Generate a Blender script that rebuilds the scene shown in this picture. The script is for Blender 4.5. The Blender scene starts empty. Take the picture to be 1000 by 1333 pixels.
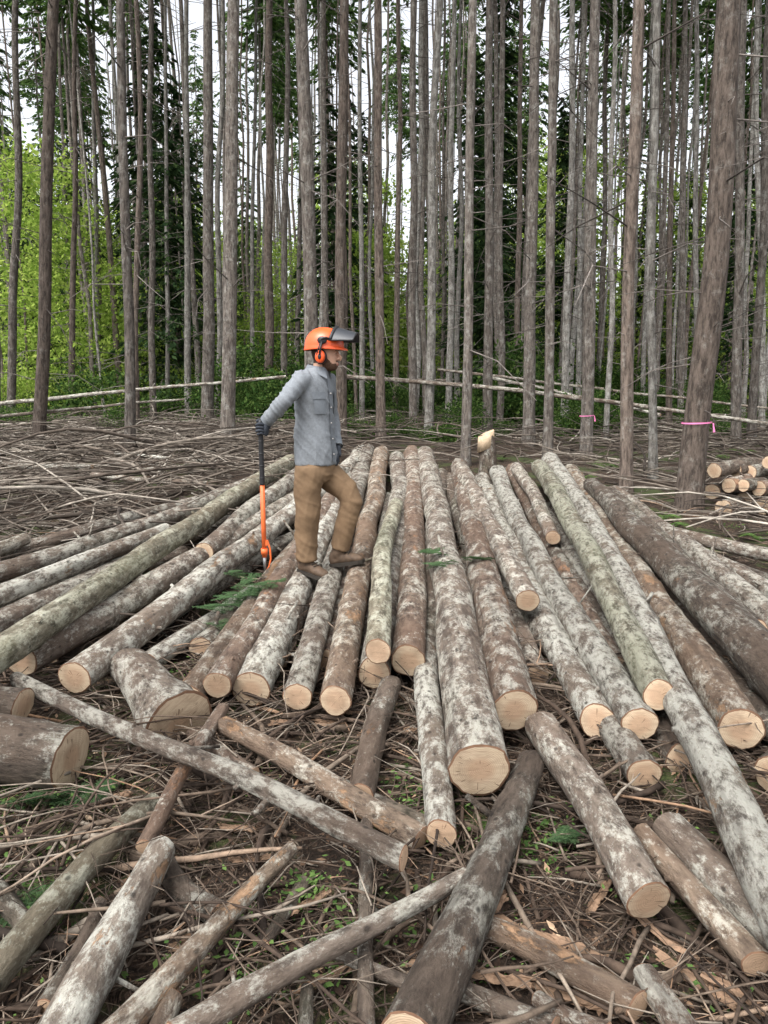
import bpy, math, random
import numpy as np
from mathutils import Vector, Matrix, noise, Quaternion
rng=random.Random(11); npr=np.random.RandomState(11)
scene=bpy.context.scene
H=1.6; F=963.0; PITCH=math.atan(166.5/963.0)
CP,SP=math.cos(PITCH),math.sin(PITCH)
def ray(u,v):
    up=666.5-v
    return Vector((u-500.0, F*CP+up*SP, -F*SP+up*CP))
def at_z(u,v,z):
    d=ray(u,v); t=(z-H)/d.z; return Vector((d.x*t,d.y*t,z))
def at_y(u,v,y):
    d=ray(u,v); t=y/d.y; return Vector((d.x*t,y,H+d.z*t))
def ppm(p): return F/(p.y*CP+(H-p.z)*SP)
def sstep(a,b,x):
    t=min(1,max(0,(x-a)/(b-a))); return t*t*(3-2*t)
def gh(x,y,fine=True):
    z=.30*sstep(4,14,y)
    if y>14: z+=(y-14)*.012
    if y>38: z+=(y-38)*.07
    r=math.hypot(x,y-3)
    z+=.05*noise.noise(Vector((x*.5,y*.5,1.3)))*min(1,r/3+.3)
    z+=.03*noise.noise(Vector((x*1.9,y*1.9,5.3)))
    if fine: z+=.022*noise.noise(Vector((x*7,y*7,2.3)))+.010*noise.noise(Vector((x*22,y*22,2.3)))
    return z
def ground_at(u,v):
    z=0.1
    for i in range(12): 
        p=at_z(u,v,z); z=.6*z+.4*gh(p.x,p.y,False)
    p=at_z(u,v,z); return p

# ------------------------------------------------------------ materials
def newmat(name):
    m=bpy.data.materials.new(name); m.use_nodes=True
    nt=m.node_tree; b=nt.nodes['Principled BSDF']
    b.inputs['Roughness'].default_value=.85
    b.inputs['Specular IOR Level'].default_value=.25
    return m,nt,b
class G:
    def __init__(s,nt): s.nt=nt
    def n(s,t,**k):
        x=s.nt.nodes.new(t)
        for a,b in k.items(): setattr(x,a,b)
        return x
    def l(s,a,b): s.nt.links.new(a,b)
    def setin(s,inp,v):
        if isinstance(v,bpy.types.NodeSocket): s.l(v,inp)
        else: inp.default_value=v
    def math(s,op,a,b=0.0,c=None,clamp=False):
        x=s.n('ShaderNodeMath',operation=op); x.use_clamp=clamp
        s.setin(x.inputs[0],a); s.setin(x.inputs[1],b)
        if c is not None: s.setin(x.inputs[2],c)
        return x.outputs[0]
    def mix(s,f,a,b,blend='MIX'):
        x=s.n('ShaderNodeMix',data_type='RGBA',blend_type=blend)
        s.setin(x.inputs[0],f)
        for i,v in ((6,a),(7,b)):
            if isinstance(v,tuple): v=(*v[:3],1)
            s.setin(x.inputs[i],v)
        return x.outputs[2]
    def noise(s,vec,scale,detail=4,rough=.55,dist=0):
        x=s.n('ShaderNodeTexNoise'); s.l(vec,x.inputs['Vector'])
        x.inputs['Scale'].default_value=scale; x.inputs['Detail'].default_value=detail
        x.inputs['Roughness'].default_value=rough; x.inputs['Distortion'].default_value=dist
        return x.outputs[0]
    def vor(s,vec,scale,feature='F1',rand=1):
        x=s.n('ShaderNodeTexVoronoi',feature=feature); s.l(vec,x.inputs['Vector'])
        x.inputs['Scale'].default_value=scale
        return x
    def ramp(s,f,stops,interp='LINEAR'):
        x=s.n('ShaderNodeValToRGB'); s.l(f,x.inputs[0]); cr=x.color_ramp; cr.interpolation=interp
        while len(cr.elements)<len(stops): cr.elements.new(.5)
        for e,(p,c) in zip(cr.elements,stops):
            e.position=p; e.color=(c,c,c,1) if not isinstance(c,tuple) else (*c,1)
        return x.outputs[0]
    def mapping(s,vec,scale=(1,1,1),rot=(0,0,0)):
        x=s.n('ShaderNodeMapping'); s.l(vec,x.inputs[0]); x.inputs['Scale'].default_value=scale; x.inputs['Rotation'].default_value=rot
        return x.outputs[0]
    def bump(s,h,strength,dist,normal=None):
        x=s.n('ShaderNodeBump'); s.l(h,x.inputs['Height']); x.inputs['Strength'].default_value=strength; x.inputs['Distance'].default_value=dist
        if normal is not None: s.l(normal,x.inputs['Normal'])
        return x.outputs[0]
def objvec(g,seed=37.0):
    tc=g.n('ShaderNodeTexCoord'); oi=g.n('ShaderNodeObjectInfo')
    off=g.math('MULTIPLY',oi.outputs['Random'],seed)
    c=g.n('ShaderNodeCombineXYZ'); g.l(off,c.inputs[0]); g.l(off,c.inputs[1]); g.l(off,c.inputs[2])
    a=g.n('ShaderNodeVectorMath',operation='ADD'); g.l(tc.outputs['Object'],a.inputs[0]); g.l(c.outputs[0],a.inputs[1])
    return a.outputs[0],tc,oi

def bark(name,dark,base,lichen,lthr,peel,pthr,moss=.15,tree=False,soft=.12):
    m,nt,b=newmat(name); g=G(nt)
    v,tc,oi=objvec(g)
    if tree:
        vs=g.mapping(v,(1,1,.22))
        n1=g.noise(vs,22,5,.75)
        col=g.mix(g.ramp(n1,[(.38,0.0),(.60,1.0)]),dark,base)
        ln=g.noise(g.mapping(v,(1,1,.8)),7.5,7,.82)
        lm=g.ramp(ln,[(lthr,0.0),(lthr+.10,1.0)])
        col=g.mix(g.math('MULTIPLY',g.math('MULTIPLY',lm,.6),g.ramp(n1,[(.35,.3),(.55,1.)])),col,lichen)
        h=g.math('MULTIPLY',n1,1.6)
    else:
        vs=g.mapping(v,(1,1,.4))
        n1=g.noise(vs,26,7,.74)
        col=g.mix(g.ramp(n1,[(.37,0.0),(.60,1.0)]),dark,base)
        big=g.noise(g.mapping(v,(1,1,.45)),2.6,4,.6)
        col=g.mix(g.math('MULTIPLY',g.ramp(big,[(.45,0.),(.66,1.)]),.55),col,(base[0]*.70,base[1]*.60,base[2]*.54))
        ln=g.noise(g.mapping(v,(1,1,.7)),9,9,.84)
        thr=g.math('ADD',g.math('MULTIPLY_ADD',big,.26,lthr-.135),g.math('MULTIPLY_ADD',oi.outputs['Random'],.05,-.025))
        lm=g.ramp(g.math('SUBTRACT',ln,thr),[(0.0,0.0),(.08,1.0)])
        lf=g.ramp(n1,[(.38,.1),(.52,1.0)])
        col=g.mix(g.math('MULTIPLY',g.math('MULTIPLY',lm,lf),.85),col,lichen)
        s2=g.vor(g.mapping(v,(1,1,.8)),42).outputs['Distance']
        s2m=g.math('MULTIPLY',g.ramp(s2,[(.14,1.0),(.24,0.0)]),g.ramp(ln,[(.50,0.),(.56,1.)]))
        col=g.mix(g.math('MULTIPLY',s2m,.55),col,tuple(min(1,x*1.25) for x in lichen))
        sp=g.vor(g.mapping(v,(1,1,.7)),17).outputs['Distance']
        col=g.mix(g.math('MULTIPLY',g.ramp(sp,[(.08,1.0),(.18,0.0)]),.75),col,tuple(x*.4 for x in dark))
        sk=g.noise(g.mapping(v,(1,1,.07)),13,3,.6)
        col=g.mix(g.math('MULTIPLY',g.ramp(sk,[(.56,0.),(.68,1.)]),.5),col,tuple(x*.8 for x in dark))
        pn=g.noise(g.mapping(v,(1,1,.4),(.2,0,0)),4.6,8,.76)
        pm=g.ramp(pn,[(pthr,0.0),(pthr+.03,1.0)])
        pc=g.mix(g.ramp(n1,[(.35,0.),(.65,1.)]),tuple(x*.4 for x in peel),tuple(min(1,x*1.15) for x in peel))
        col=g.mix(g.math('MULTIPLY',pm,.85),col,pc)
        if moss>0:
            mm=g.ramp(g.math('SUBTRACT',1.0,big),[(.52,0.),(.64,1.)])
            col=g.mix(g.math('MULTIPLY',mm,moss),col,(.15,.15,.08))
        h=g.math('ADD',g.math('MULTIPLY',n1,2.2),g.math('MULTIPLY',ln,1.0))
        h=g.math('SUBTRACT',h,g.math('MULTIPLY',pm,.45))
    br=g.math('MULTIPLY_ADD',oi.outputs['Random'],.55,.72)
    bc=g.n('ShaderNodeCombineXYZ'); [g.l(br,bc.inputs[i]) for i in range(3)]
    col=g.mix(1.0,col,bc.outputs[0],'MULTIPLY')
    g.l(col,b.inputs['Base Color'])
    g.l(g.bump(h,1.0,.016 if not tree else .024),b.inputs['Normal'])
    b.inputs['Roughness'].default_value=.92
    return m
LICH=(.47,.455,.395)
B={
 'grey':bark('bark_grey',(.055,.043,.035),(.215,.175,.142),LICH,.48,(.29,.17,.10),.635,.10),
 'mossy':bark('bark_mossy',(.06,.053,.037),(.23,.208,.155),(.43,.425,.34),.475,(.27,.16,.09),.65,.28),
 'birch':bark('bark_pale',(.07,.057,.048),(.26,.222,.182),(.56,.55,.485),.455,(.33,.20,.115),.61,.08),
 'red':bark('bark_red',(.055,.039,.031),(.212,.155,.118),LICH,.505,(.30,.17,.10),.60,.05),
 'dark':bark('bark_dark',(.038,.030,.024),(.158,.125,.099),(.39,.38,.33),.52,(.25,.145,.085),.635,.15),
 'peeled':bark('bark_peeled',(.072,.051,.039),(.24,.18,.132),(.50,.475,.405),.505,(.37,.225,.13),.56,.05),
}
TB=bark('tree_bark',(.052,.043,.037),(.175,.150,.128),(.35,.345,.315),.51,(.2,.12,.08),.76,.0,True)
TBR=bark('tree_bark_reddish',(.048,.037,.030),(.17,.134,.110),(.29,.275,.245),.54,(.2,.12,.08),.78,.0,True)
TBG=bark('tree_bark_pale',(.085,.077,.068),(.25,.232,.205),(.45,.445,.41),.48,(.2,.12,.08),.78,.0,True)

def cutwood(name='cut_wood'):
    m,nt,b=newmat(name); g=G(nt); v,tc,oi=objvec(g,11)
    sx=g.n('ShaderNodeSeparateXYZ'); g.l(tc.outputs['Object'],sx.inputs[0])
    d=g.math('SQRT',g.math('ADD',g.math('MULTIPLY',sx.outputs[0],sx.outputs[0]),g.math('MULTIPLY',sx.outputs[1],sx.outputs[1])))
    dn=g.math('ADD',d,g.math('MULTIPLY',g.noise(v,14,3),.018))
    w=g.math('SINE',g.math('MULTIPLY',dn,900.0))
    ring=g.math('MULTIPLY_ADD',w,.5,.5)
    sap=(.56,.445,.315); ringc=(.38,.275,.18); heart=(.46,.31,.205)
    base=g.mix(g.ramp(dn,[(.045,0.),(.075,1.)]),heart,sap)
    col=g.mix(g.math('MULTIPLY',ring,.5),base,ringc)
    st=g.noise(g.mapping(v,(1,6,1),(0,0,.6)),16,5,.6)
    col=g.mix(g.math('MULTIPLY',g.ramp(st,[(.42,0.),(.75,1.)]),.6),col,(.28,.19,.125))
    col=g.mix(g.math('MULTIPLY',g.ramp(g.noise(v,9,5,.7),[(.48,0.),(.68,1.)]),.6),col,(.25,.175,.115))
    an=g.math('ARCTAN2',sx.outputs[1],sx.outputs[0])
    cv=g.n('ShaderNodeCombineXYZ'); g.l(g.math('MULTIPLY',an,2.4),cv.inputs[0]); g.l(g.math('MULTIPLY',d,6.0),cv.inputs[1]); g.l(g.math('MULTIPLY',oi.outputs['Random'],40.),cv.inputs[2])
    ck=g.ramp(g.noise(cv.outputs[0],3.2,1),[(.70,0.),(.71,1.)])
    col=g.mix(g.math('MULTIPLY',ck,.7),col,(.10,.06,.035))
    br=g.math('MULTIPLY_ADD',oi.outputs['Random'],-.4,1.12)
    bc=g.n('ShaderNodeCombineXYZ'); [g.l(br,bc.inputs[i]) for i in range(3)]
    col=g.mix(1.0,col,bc.outputs[0],'MULTIPLY')
    g.l(col,b.inputs['Base Color'])
    g.l(g.bump(g.math('ADD',st,g.math('MULTIPLY',ring,.3)),.5,.003),b.inputs['Normal'])
    return m
CUT=cutwood()
m,nt,b=newmat('inner_bark'); g=G(nt); v,tc,oi=objvec(g)
g.l(g.mix(g.noise(v,40,4),(.06,.035,.024),(.22,.12,.07)),b.inputs['Base Color']); INNER=m

def island(name,stops,rough=.9,nscale=20,trans=0,bump=True):
    m,nt,b=newmat(name); g=G(nt); tc=g.n('ShaderNodeTexCoord'); ge=g.n('ShaderNodeNewGeometry')
    c=g.ramp(ge.outputs['Random Per Island'],stops)
    if not trans:
        nz=g.noise(tc.outputs['Object'],nscale,3,.65)
        c=g.mix(1.0,c,g.ramp(nz,[(.3,.55),(.7,1.35)]),'MULTIPLY')
    g.l(c,b.inputs['Base Color']); b.inputs['Roughness'].default_value=rough
    if bump: g.l(g.bump(nz,.6,.004),b.inputs['Normal'])
    if trans:
        df=g.n('ShaderNodeBsdfDiffuse'); g.l(c,df.inputs[0])
        t=g.n('ShaderNodeBsdfTranslucent'); g.l(c,t.inputs[0]); ms=g.n('ShaderNodeMixShader'); ms.inputs[0].default_value=trans
        g.l(df.outputs[0],ms.inputs[1]); g.l(t.outputs[0],ms.inputs[2]); g.l(ms.outputs[0],nt.nodes['Material Output'].inputs[0])
    return m
TWIG=island('twig',[(0,(.024,.017,.013)),(.45,(.075,.052,.038)),(.75,(.145,.11,.082)),(.92,(.25,.215,.175)),(1,(.25,.15,.09))],nscale=30)
TWIGG=island('weathered_stick',[(0,(.034,.027,.022)),(.5,(.105,.083,.066)),(.87,(.22,.19,.157)),(1,(.38,.34,.29))],nscale=12)
CHIP=island('wood_chip',[(0,(.022,.014,.010)),(.45,(.065,.038,.025)),(.7,(.13,.08,.05)),(.88,(.22,.14,.09)),(.97,(.34,.23,.15)),(1,(.55,.42,.29))],nscale=40,bump=False)
DEADT=island('dead_limb',[(0,(.05,.042,.036)),(1,(.21,.185,.165))],bump=False)
FDARK=island('conifer_needles_dark',[(0,(.018,.038,.017)),(.5,(.040,.073,.031)),(1,(.075,.12,.042))],.7,1.5,.4,False)
FMID=island('conifer_needles',[(0,(.035,.07,.025)),(.5,(.08,.14,.043)),(1,(.15,.235,.07))],.7,1.5,.45,False)
FBRI=island('broad_leaves_bright',[(0,(.15,.25,.04)),(.5,(.30,.43,.08)),(1,(.50,.61,.15))],.6,1.5,.55,False)  # raised leaf albedo stands in for backlight; the sun comes from the front
FSHR=island('shrub_leaves',[(0,(.020,.046,.013)),(.5,(.048,.094,.024)),(1,(.12,.18,.048))],.5,3,.3,False)
FERN=island('fern_leaves',[(0,(.05,.10,.03)),(1,(.15,.24,.07))],.6,8,.3,False)
SLAB=island('bark_slab_mat',[(0,(.07,.045,.032)),(.5,(.19,.12,.078)),(1,(.36,.25,.165))],.9,22)

m,nt,b=newmat('forest_floor'); g=G(nt); tc=g.n('ShaderNodeTexCoord'); P=tc.outputs['Object']
nn=g.n('ShaderNodeTexNoise'); g.l(P,nn.inputs['Vector']); nn.inputs['Scale'].default_value=9; nn.inputs['Detail'].default_value=2
sc=g.n('ShaderNodeVectorMath',operation='SCALE'); g.l(nn.outputs['Color'],sc.inputs[0]); sc.inputs['Scale'].default_value=.12
va=g.n('ShaderNodeVectorMath',operation='ADD'); g.l(P,va.inputs[0]); g.l(sc.outputs[0],va.inputs[1])
c1=g.vor(g.mapping(va.outputs[0],(1,2.6,1),(0,0,.6)),34); c2=g.vor(g.mapping(va.outputs[0],(2.8,1,1),(0,0,.25)),60)
cm=g.mix(g.ramp(g.noise(P,13,2),[(.45,0.),(.55,1.)]),c1.outputs['Color'],c2.outputs['Color'])
bw=g.n('ShaderNodeSeparateColor'); g.l(cm,bw.inputs[0])
col=g.ramp(bw.outputs[0],[(0,(.016,.011,.008)),(.45,(.038,.025,.017)),(.7,(.070,.045,.031)),(.9,(.12,.078,.053)),(1,(.22,.155,.11))])  # browns darkened all over to stand in for deep shade in the gaps
soil=g.noise(P,3.0,5,.65)
col=g.mix(g.ramp(soil,[(.42,0.),(.62,.7)]),col,(.024,.017,.012))
mo=g.ramp(g.noise(P,1.1,7,.72),[(.52,0.),(.59,.8)])
col=g.mix(mo,col,g.mix(g.noise(P,70,2),(.02,.032,.010),(.10,.135,.042)))
g.l(col,b.inputs['Base Color'])
h=g.math('ADD',g.math('MULTIPLY',bw.outputs[0],.6),g.math('MULTIPLY',g.noise(P,40,4,.7),1.2))
g.l(g.bump(h,1.0,.02),b.inputs['Normal']); b.inputs['Roughness'].default_value=.95
GROUND=m
def plain(name,col,rough=.6,spec=.3,var=.25,ns=30,bs=.0,bd=.003):
    m,nt,b=newmat(name); g=G(nt); tc=g.n('ShaderNodeTexCoord'); nz=g.noise(tc.outputs['Object'],ns,5,.65)
    g.l(g.mix(g.ramp(nz,[(.3,0.),(.7,1.)]),tuple(x*(1-var) for x in col),tuple(min(1,x*(1+var)) for x in col)),b.inputs['Base Color'])
    b.inputs['Roughness'].default_value=rough; b.inputs['Specular IOR Level'].default_value=spec
    if bs: g.l(g.bump(nz,bs,bd),b.inputs['Normal'])
    return m

# ------------------------------------------------------------ mesh helpers
def link(o,parent=None):
    scene.collection.objects.link(o)
    if parent: o.parent=parent
    return o
class MB:
    def __init__(s): s.v=[]; s.f=[]; s.m=[]; s.s=[]
    def add(s,vs,fs,mi=0,smooth=True):
        o=len(s.v); s.v.extend(vs)
        for f in fs: s.f.append(tuple(i+o for i in f)); s.m.append(mi); s.s.append(smooth)
    def tube(s,pts,radii,sides=6,mi=0,cap=False,smooth=True):
        n=len(pts); vs=[];fs=[]
        d=(pts[-1]-pts[0]).normalized() if (pts[-1]-pts[0]).length>1e-6 else Vector((0,0,1))
        a=d.orthogonal().normalized()
        for i,p in enumerate(pts):
            t=(pts[min(i+1,n-1)]-pts[max(i-1,0)]).normalized()
            a=(a-t*a.dot(t)).normalized(); bb=t.cross(a)
            r=radii[i]; rx,ry=(r if isinstance(r,tuple) else (r,r))
            for k in range(sides):
                th=2*math.pi*k/sides
                vs.append(p+a*(rx*math.cos(th))+bb*(ry*math.sin(th)))
        for i in range(n-1):
            for k in range(sides):
                k2=(k+1)%sides
                fs.append((i*sides+k,i*sides+k2,(i+1)*sides+k2,(i+1)*sides+k))
        if cap:
            fs.append(tuple(reversed(range(sides)))); fs.append(tuple((n-1)*sides+k for k in range(sides)))
        s.add(vs,fs,mi,smooth)
    def loft(s,secs,sides=28,mi=0):
        vs=[];fs=[]; n=len(secs)
        for c,ax,ay in secs:
            for k in range(sides):
                th=2*math.pi*k/sides
                vs.append(c+ax*math.cos(th)+ay*math.sin(th))
        for i in range(n-1):
            for k in range(sides):
                k2=(k+1)%sides
                fs.append((i*sides+k,i*sides+k2,(i+1)*sides+k2,(i+1)*sides+k))
        fs.append(tuple(reversed(range(sides)))); fs.append(tuple((n-1)*sides+k for k in range(sides)))
        s.add(vs,fs,mi)
    def ball(s,c,rx,ry,rz,M=None,mi=0,nu=20,nv=12):
        vs=[];fs=[]
        for j in range(nv+1):
            ph=math.pi*j/nv
            for k in range(nu):
                th=2*math.pi*k/nu
                q=Vector((rx*math.sin(ph)*math.cos(th),ry*math.sin(ph)*math.sin(th),-rz*math.cos(ph)))
                vs.append(c+(M@q if M else q))
        for j in range(nv):
            for k in range(nu):
                k2=(k+1)%nu; fs.append((j*nu+k,j*nu+k2,(j+1)*nu+k2,(j+1)*nu+k))
        s.add(vs,fs,mi)
    def box(s,c,ax,ay,az,mi=0):
        vs=[c+ax*i+ay*j+az*k for i in(-1,1) for j in(-1,1) for k in(-1,1)]
        s.add(vs,[(0,1,3,2),(4,6,7,5),(0,4,5,1),(2,3,7,6),(0,2,6,4),(1,5,7,3)],mi,False)
    def obj(s,name,mats,parent=None,origin=None,mat=None):
        me=bpy.data.meshes.new(name)
        vs=s.v
        if origin is not None: vs=[x-origin for x in vs]
        me.from_pydata([tuple(x) for x in vs],[],s.f)
        for mt in mats: me.materials.append(mt)
        me.polygons.foreach_set('material_index',s.m); me.polygons.foreach_set('use_smooth',s.s); me.update()
        o=bpy.data.objects.new(name,me); link(o,parent)
        if mat is not None: o.matrix_world=mat
        return o
def quads_mesh(name,C,D,W,mat):
    n=len(C); V=np.empty((n,4,3)); V[:,0]=C-D; V[:,1]=C+W-D*.1; V[:,2]=C+D; V[:,3]=C-W-D*.1
    me=bpy.data.meshes.new(name); me.vertices.add(4*n); me.vertices.foreach_set('co',V.reshape(-1))
    me.loops.add(4*n); me.loops.foreach_set('vertex_index',np.arange(4*n,dtype=np.int32))
    me.polygons.add(n); me.polygons.foreach_set('loop_start',np.arange(0,4*n,4,dtype=np.int32)); me.polygons.foreach_set('loop_total',np.full(n,4,dtype=np.int32))
    me.update(calc_edges=True); me.materials.append(mat); return me

# ------------------------------------------------------------ ground
def build_ground():
    NX,NY=270,230
    tx=np.linspace(-1,1,NX); ty=np.linspace(-.62,1,NY)
    X=.93*np.sinh(5.6*tx); Y=3+.93*np.sinh(5.6*ty)
    vs=[];
    for y in Y:
        for x in X: vs.append((x,y,gh(x,y,y<14 and abs(x)<9)))
    fs=[(j*NX+i,j*NX+i+1,(j+1)*NX+i+1,(j+1)*NX+i) for j in range(NY-1) for i in range(NX-1)]
    me=bpy.data.meshes.new('ground'); me.from_pydata(vs,[],fs); me.materials.append(GROUND)
    me.polygons.foreach_set('use_smooth',[True]*len(fs)); o=bpy.data.objects.new('ground',me); link(o)
build_ground()

# ------------------------------------------------------------ logs
def make_log(name,p1,p2,r1,r2,mat,sides=24,bend=None,stubs=None,seed=None,flare=0,cut=True):
    sd=rng.random()*100 if seed is None else seed
    ax=p2-p1; L=ax.length; q=Vector((0,0,1)).rotation_difference(ax.normalized())
    n=max(6,int(L/.08)); n=min(n,120)
    if bend is None: bend=rng.uniform(-.014,.014)*L
    bd=rng.random()*6.28
    bx,by=math.cos(bd)*bend,math.sin(bd)*bend
    mb=MB(); kn=[(rng.random()*6.28,rng.uniform(.02,.98)*L,rng.uniform(.05,.18)) for _ in range(int(L*4.5))]
    rows=[];rad=[]
    for i in range(n+1):
        t=i/n; z=t*L; r0=r1+(r2-r1)*t
        if flare: r0*=1+flare*math.exp(-z/(.18))
        cx=bx*math.sin(math.pi*t)+.012*noise.noise(Vector((z*.8,sd,0)))*math.sin(math.pi*t)*3
        cy=by*math.sin(math.pi*t)+.012*noise.noise(Vector((z*.8,sd,9)))*math.sin(math.pi*t)*3
        row=[]
        for k in range(sides):
            a=2*math.pi*k/sides
            r=r0*(1+.06*noise.noise(Vector((z*1.3,sd,2)))+.09*noise.noise(Vector((math.cos(a)*1.3,math.sin(a)*1.3,z*.9+sd)))+.06*noise.noise(Vector((math.cos(a)*3.5+sd,math.sin(a)*3.5,z*9))))
            for (ka,kz,kh) in kn:
                dz=(z-kz)/.05
                if abs(dz)<2.5:
                    da=(a-ka+math.pi)%(2*math.pi)-math.pi
                    r+=r0*kh*math.exp(-dz*dz-(da/.35)**2)
            row.append(Vector((cx+r*math.cos(a),cy+r*math.sin(a),z)))
        rows.append(row); rad.append((cx,cy,r0))
    for row,zz in ((rows[0],0),(rows[-1],L)):
        tx,ty=rng.uniform(-.2,.2),rng.uniform(-.2,.2)
        for p in row: p.z+=p.x*tx+p.y*ty
    vs=[p for row in rows for p in row]
    fs=[(i*sides+k,i*sides+(k+1)%sides,(i+1)*sides+(k+1)%sides,(i+1)*sides+k) for i in range(n) for k in range(sides)]
    mb.add(vs,fs,0)
    if cut:
      for row,zz,sg in ((rows[0],0,-1),(rows[-1],L,1)):
        c=sum((p for p in row),Vector())/sides
        outer=[p.copy() for p in row]; 
        mid=[c+(p-c)*rng.uniform(.91,.95)+Vector((0,0,sg*.003)) for p in row]; inn=[c+(p-c)*.5+Vector((0,0,sg*.004)) for p in row]
        S=sides; allv=outer+mid; f=[(k,(k+1)%S,S+(k+1)%S,S+k) for k in range(S)]
        mb.add(allv,f if sg>0 else [tuple(reversed(x)) for x in f],2,False)
        f2=[(k,(k+1)%S,S+(k+1)%S,S+k) for k in range(S)]+[(S+k,S+(k+1)%S,2*S) for k in range(S)]
        mb.add([x.copy() for x in mid]+inn+[c+Vector((0,0,sg*.004))],f2 if sg>0 else [tuple(reversed(x)) for x in f2],1,False)
    for (ka,kz,kh) in kn:
        if rng.random()<(.5 if stubs is None else stubs):
            i=int(kz/L*n); cx,cy,r0=rad[i]
            d=Vector((math.cos(ka),math.sin(ka),rng.uniform(-.2,.7))).normalized()
            b0=Vector((cx,cy,kz))+Vector((math.cos(ka),math.sin(ka),0))*r0*.85
            ln=rng.uniform(.01,.03) if rng.random()<.85 else rng.uniform(.05,.18); rr=rng.uniform(.004,.011)
            mb.tube([b0,b0+d*(r0*.2+ln)],[rr*1.3,rr],6,0,True)
    M=Matrix.Translation(p1)@q.to_matrix().to_4x4()
    return mb.obj(name,[mat,CUT,INNER],mat=M)
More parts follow.
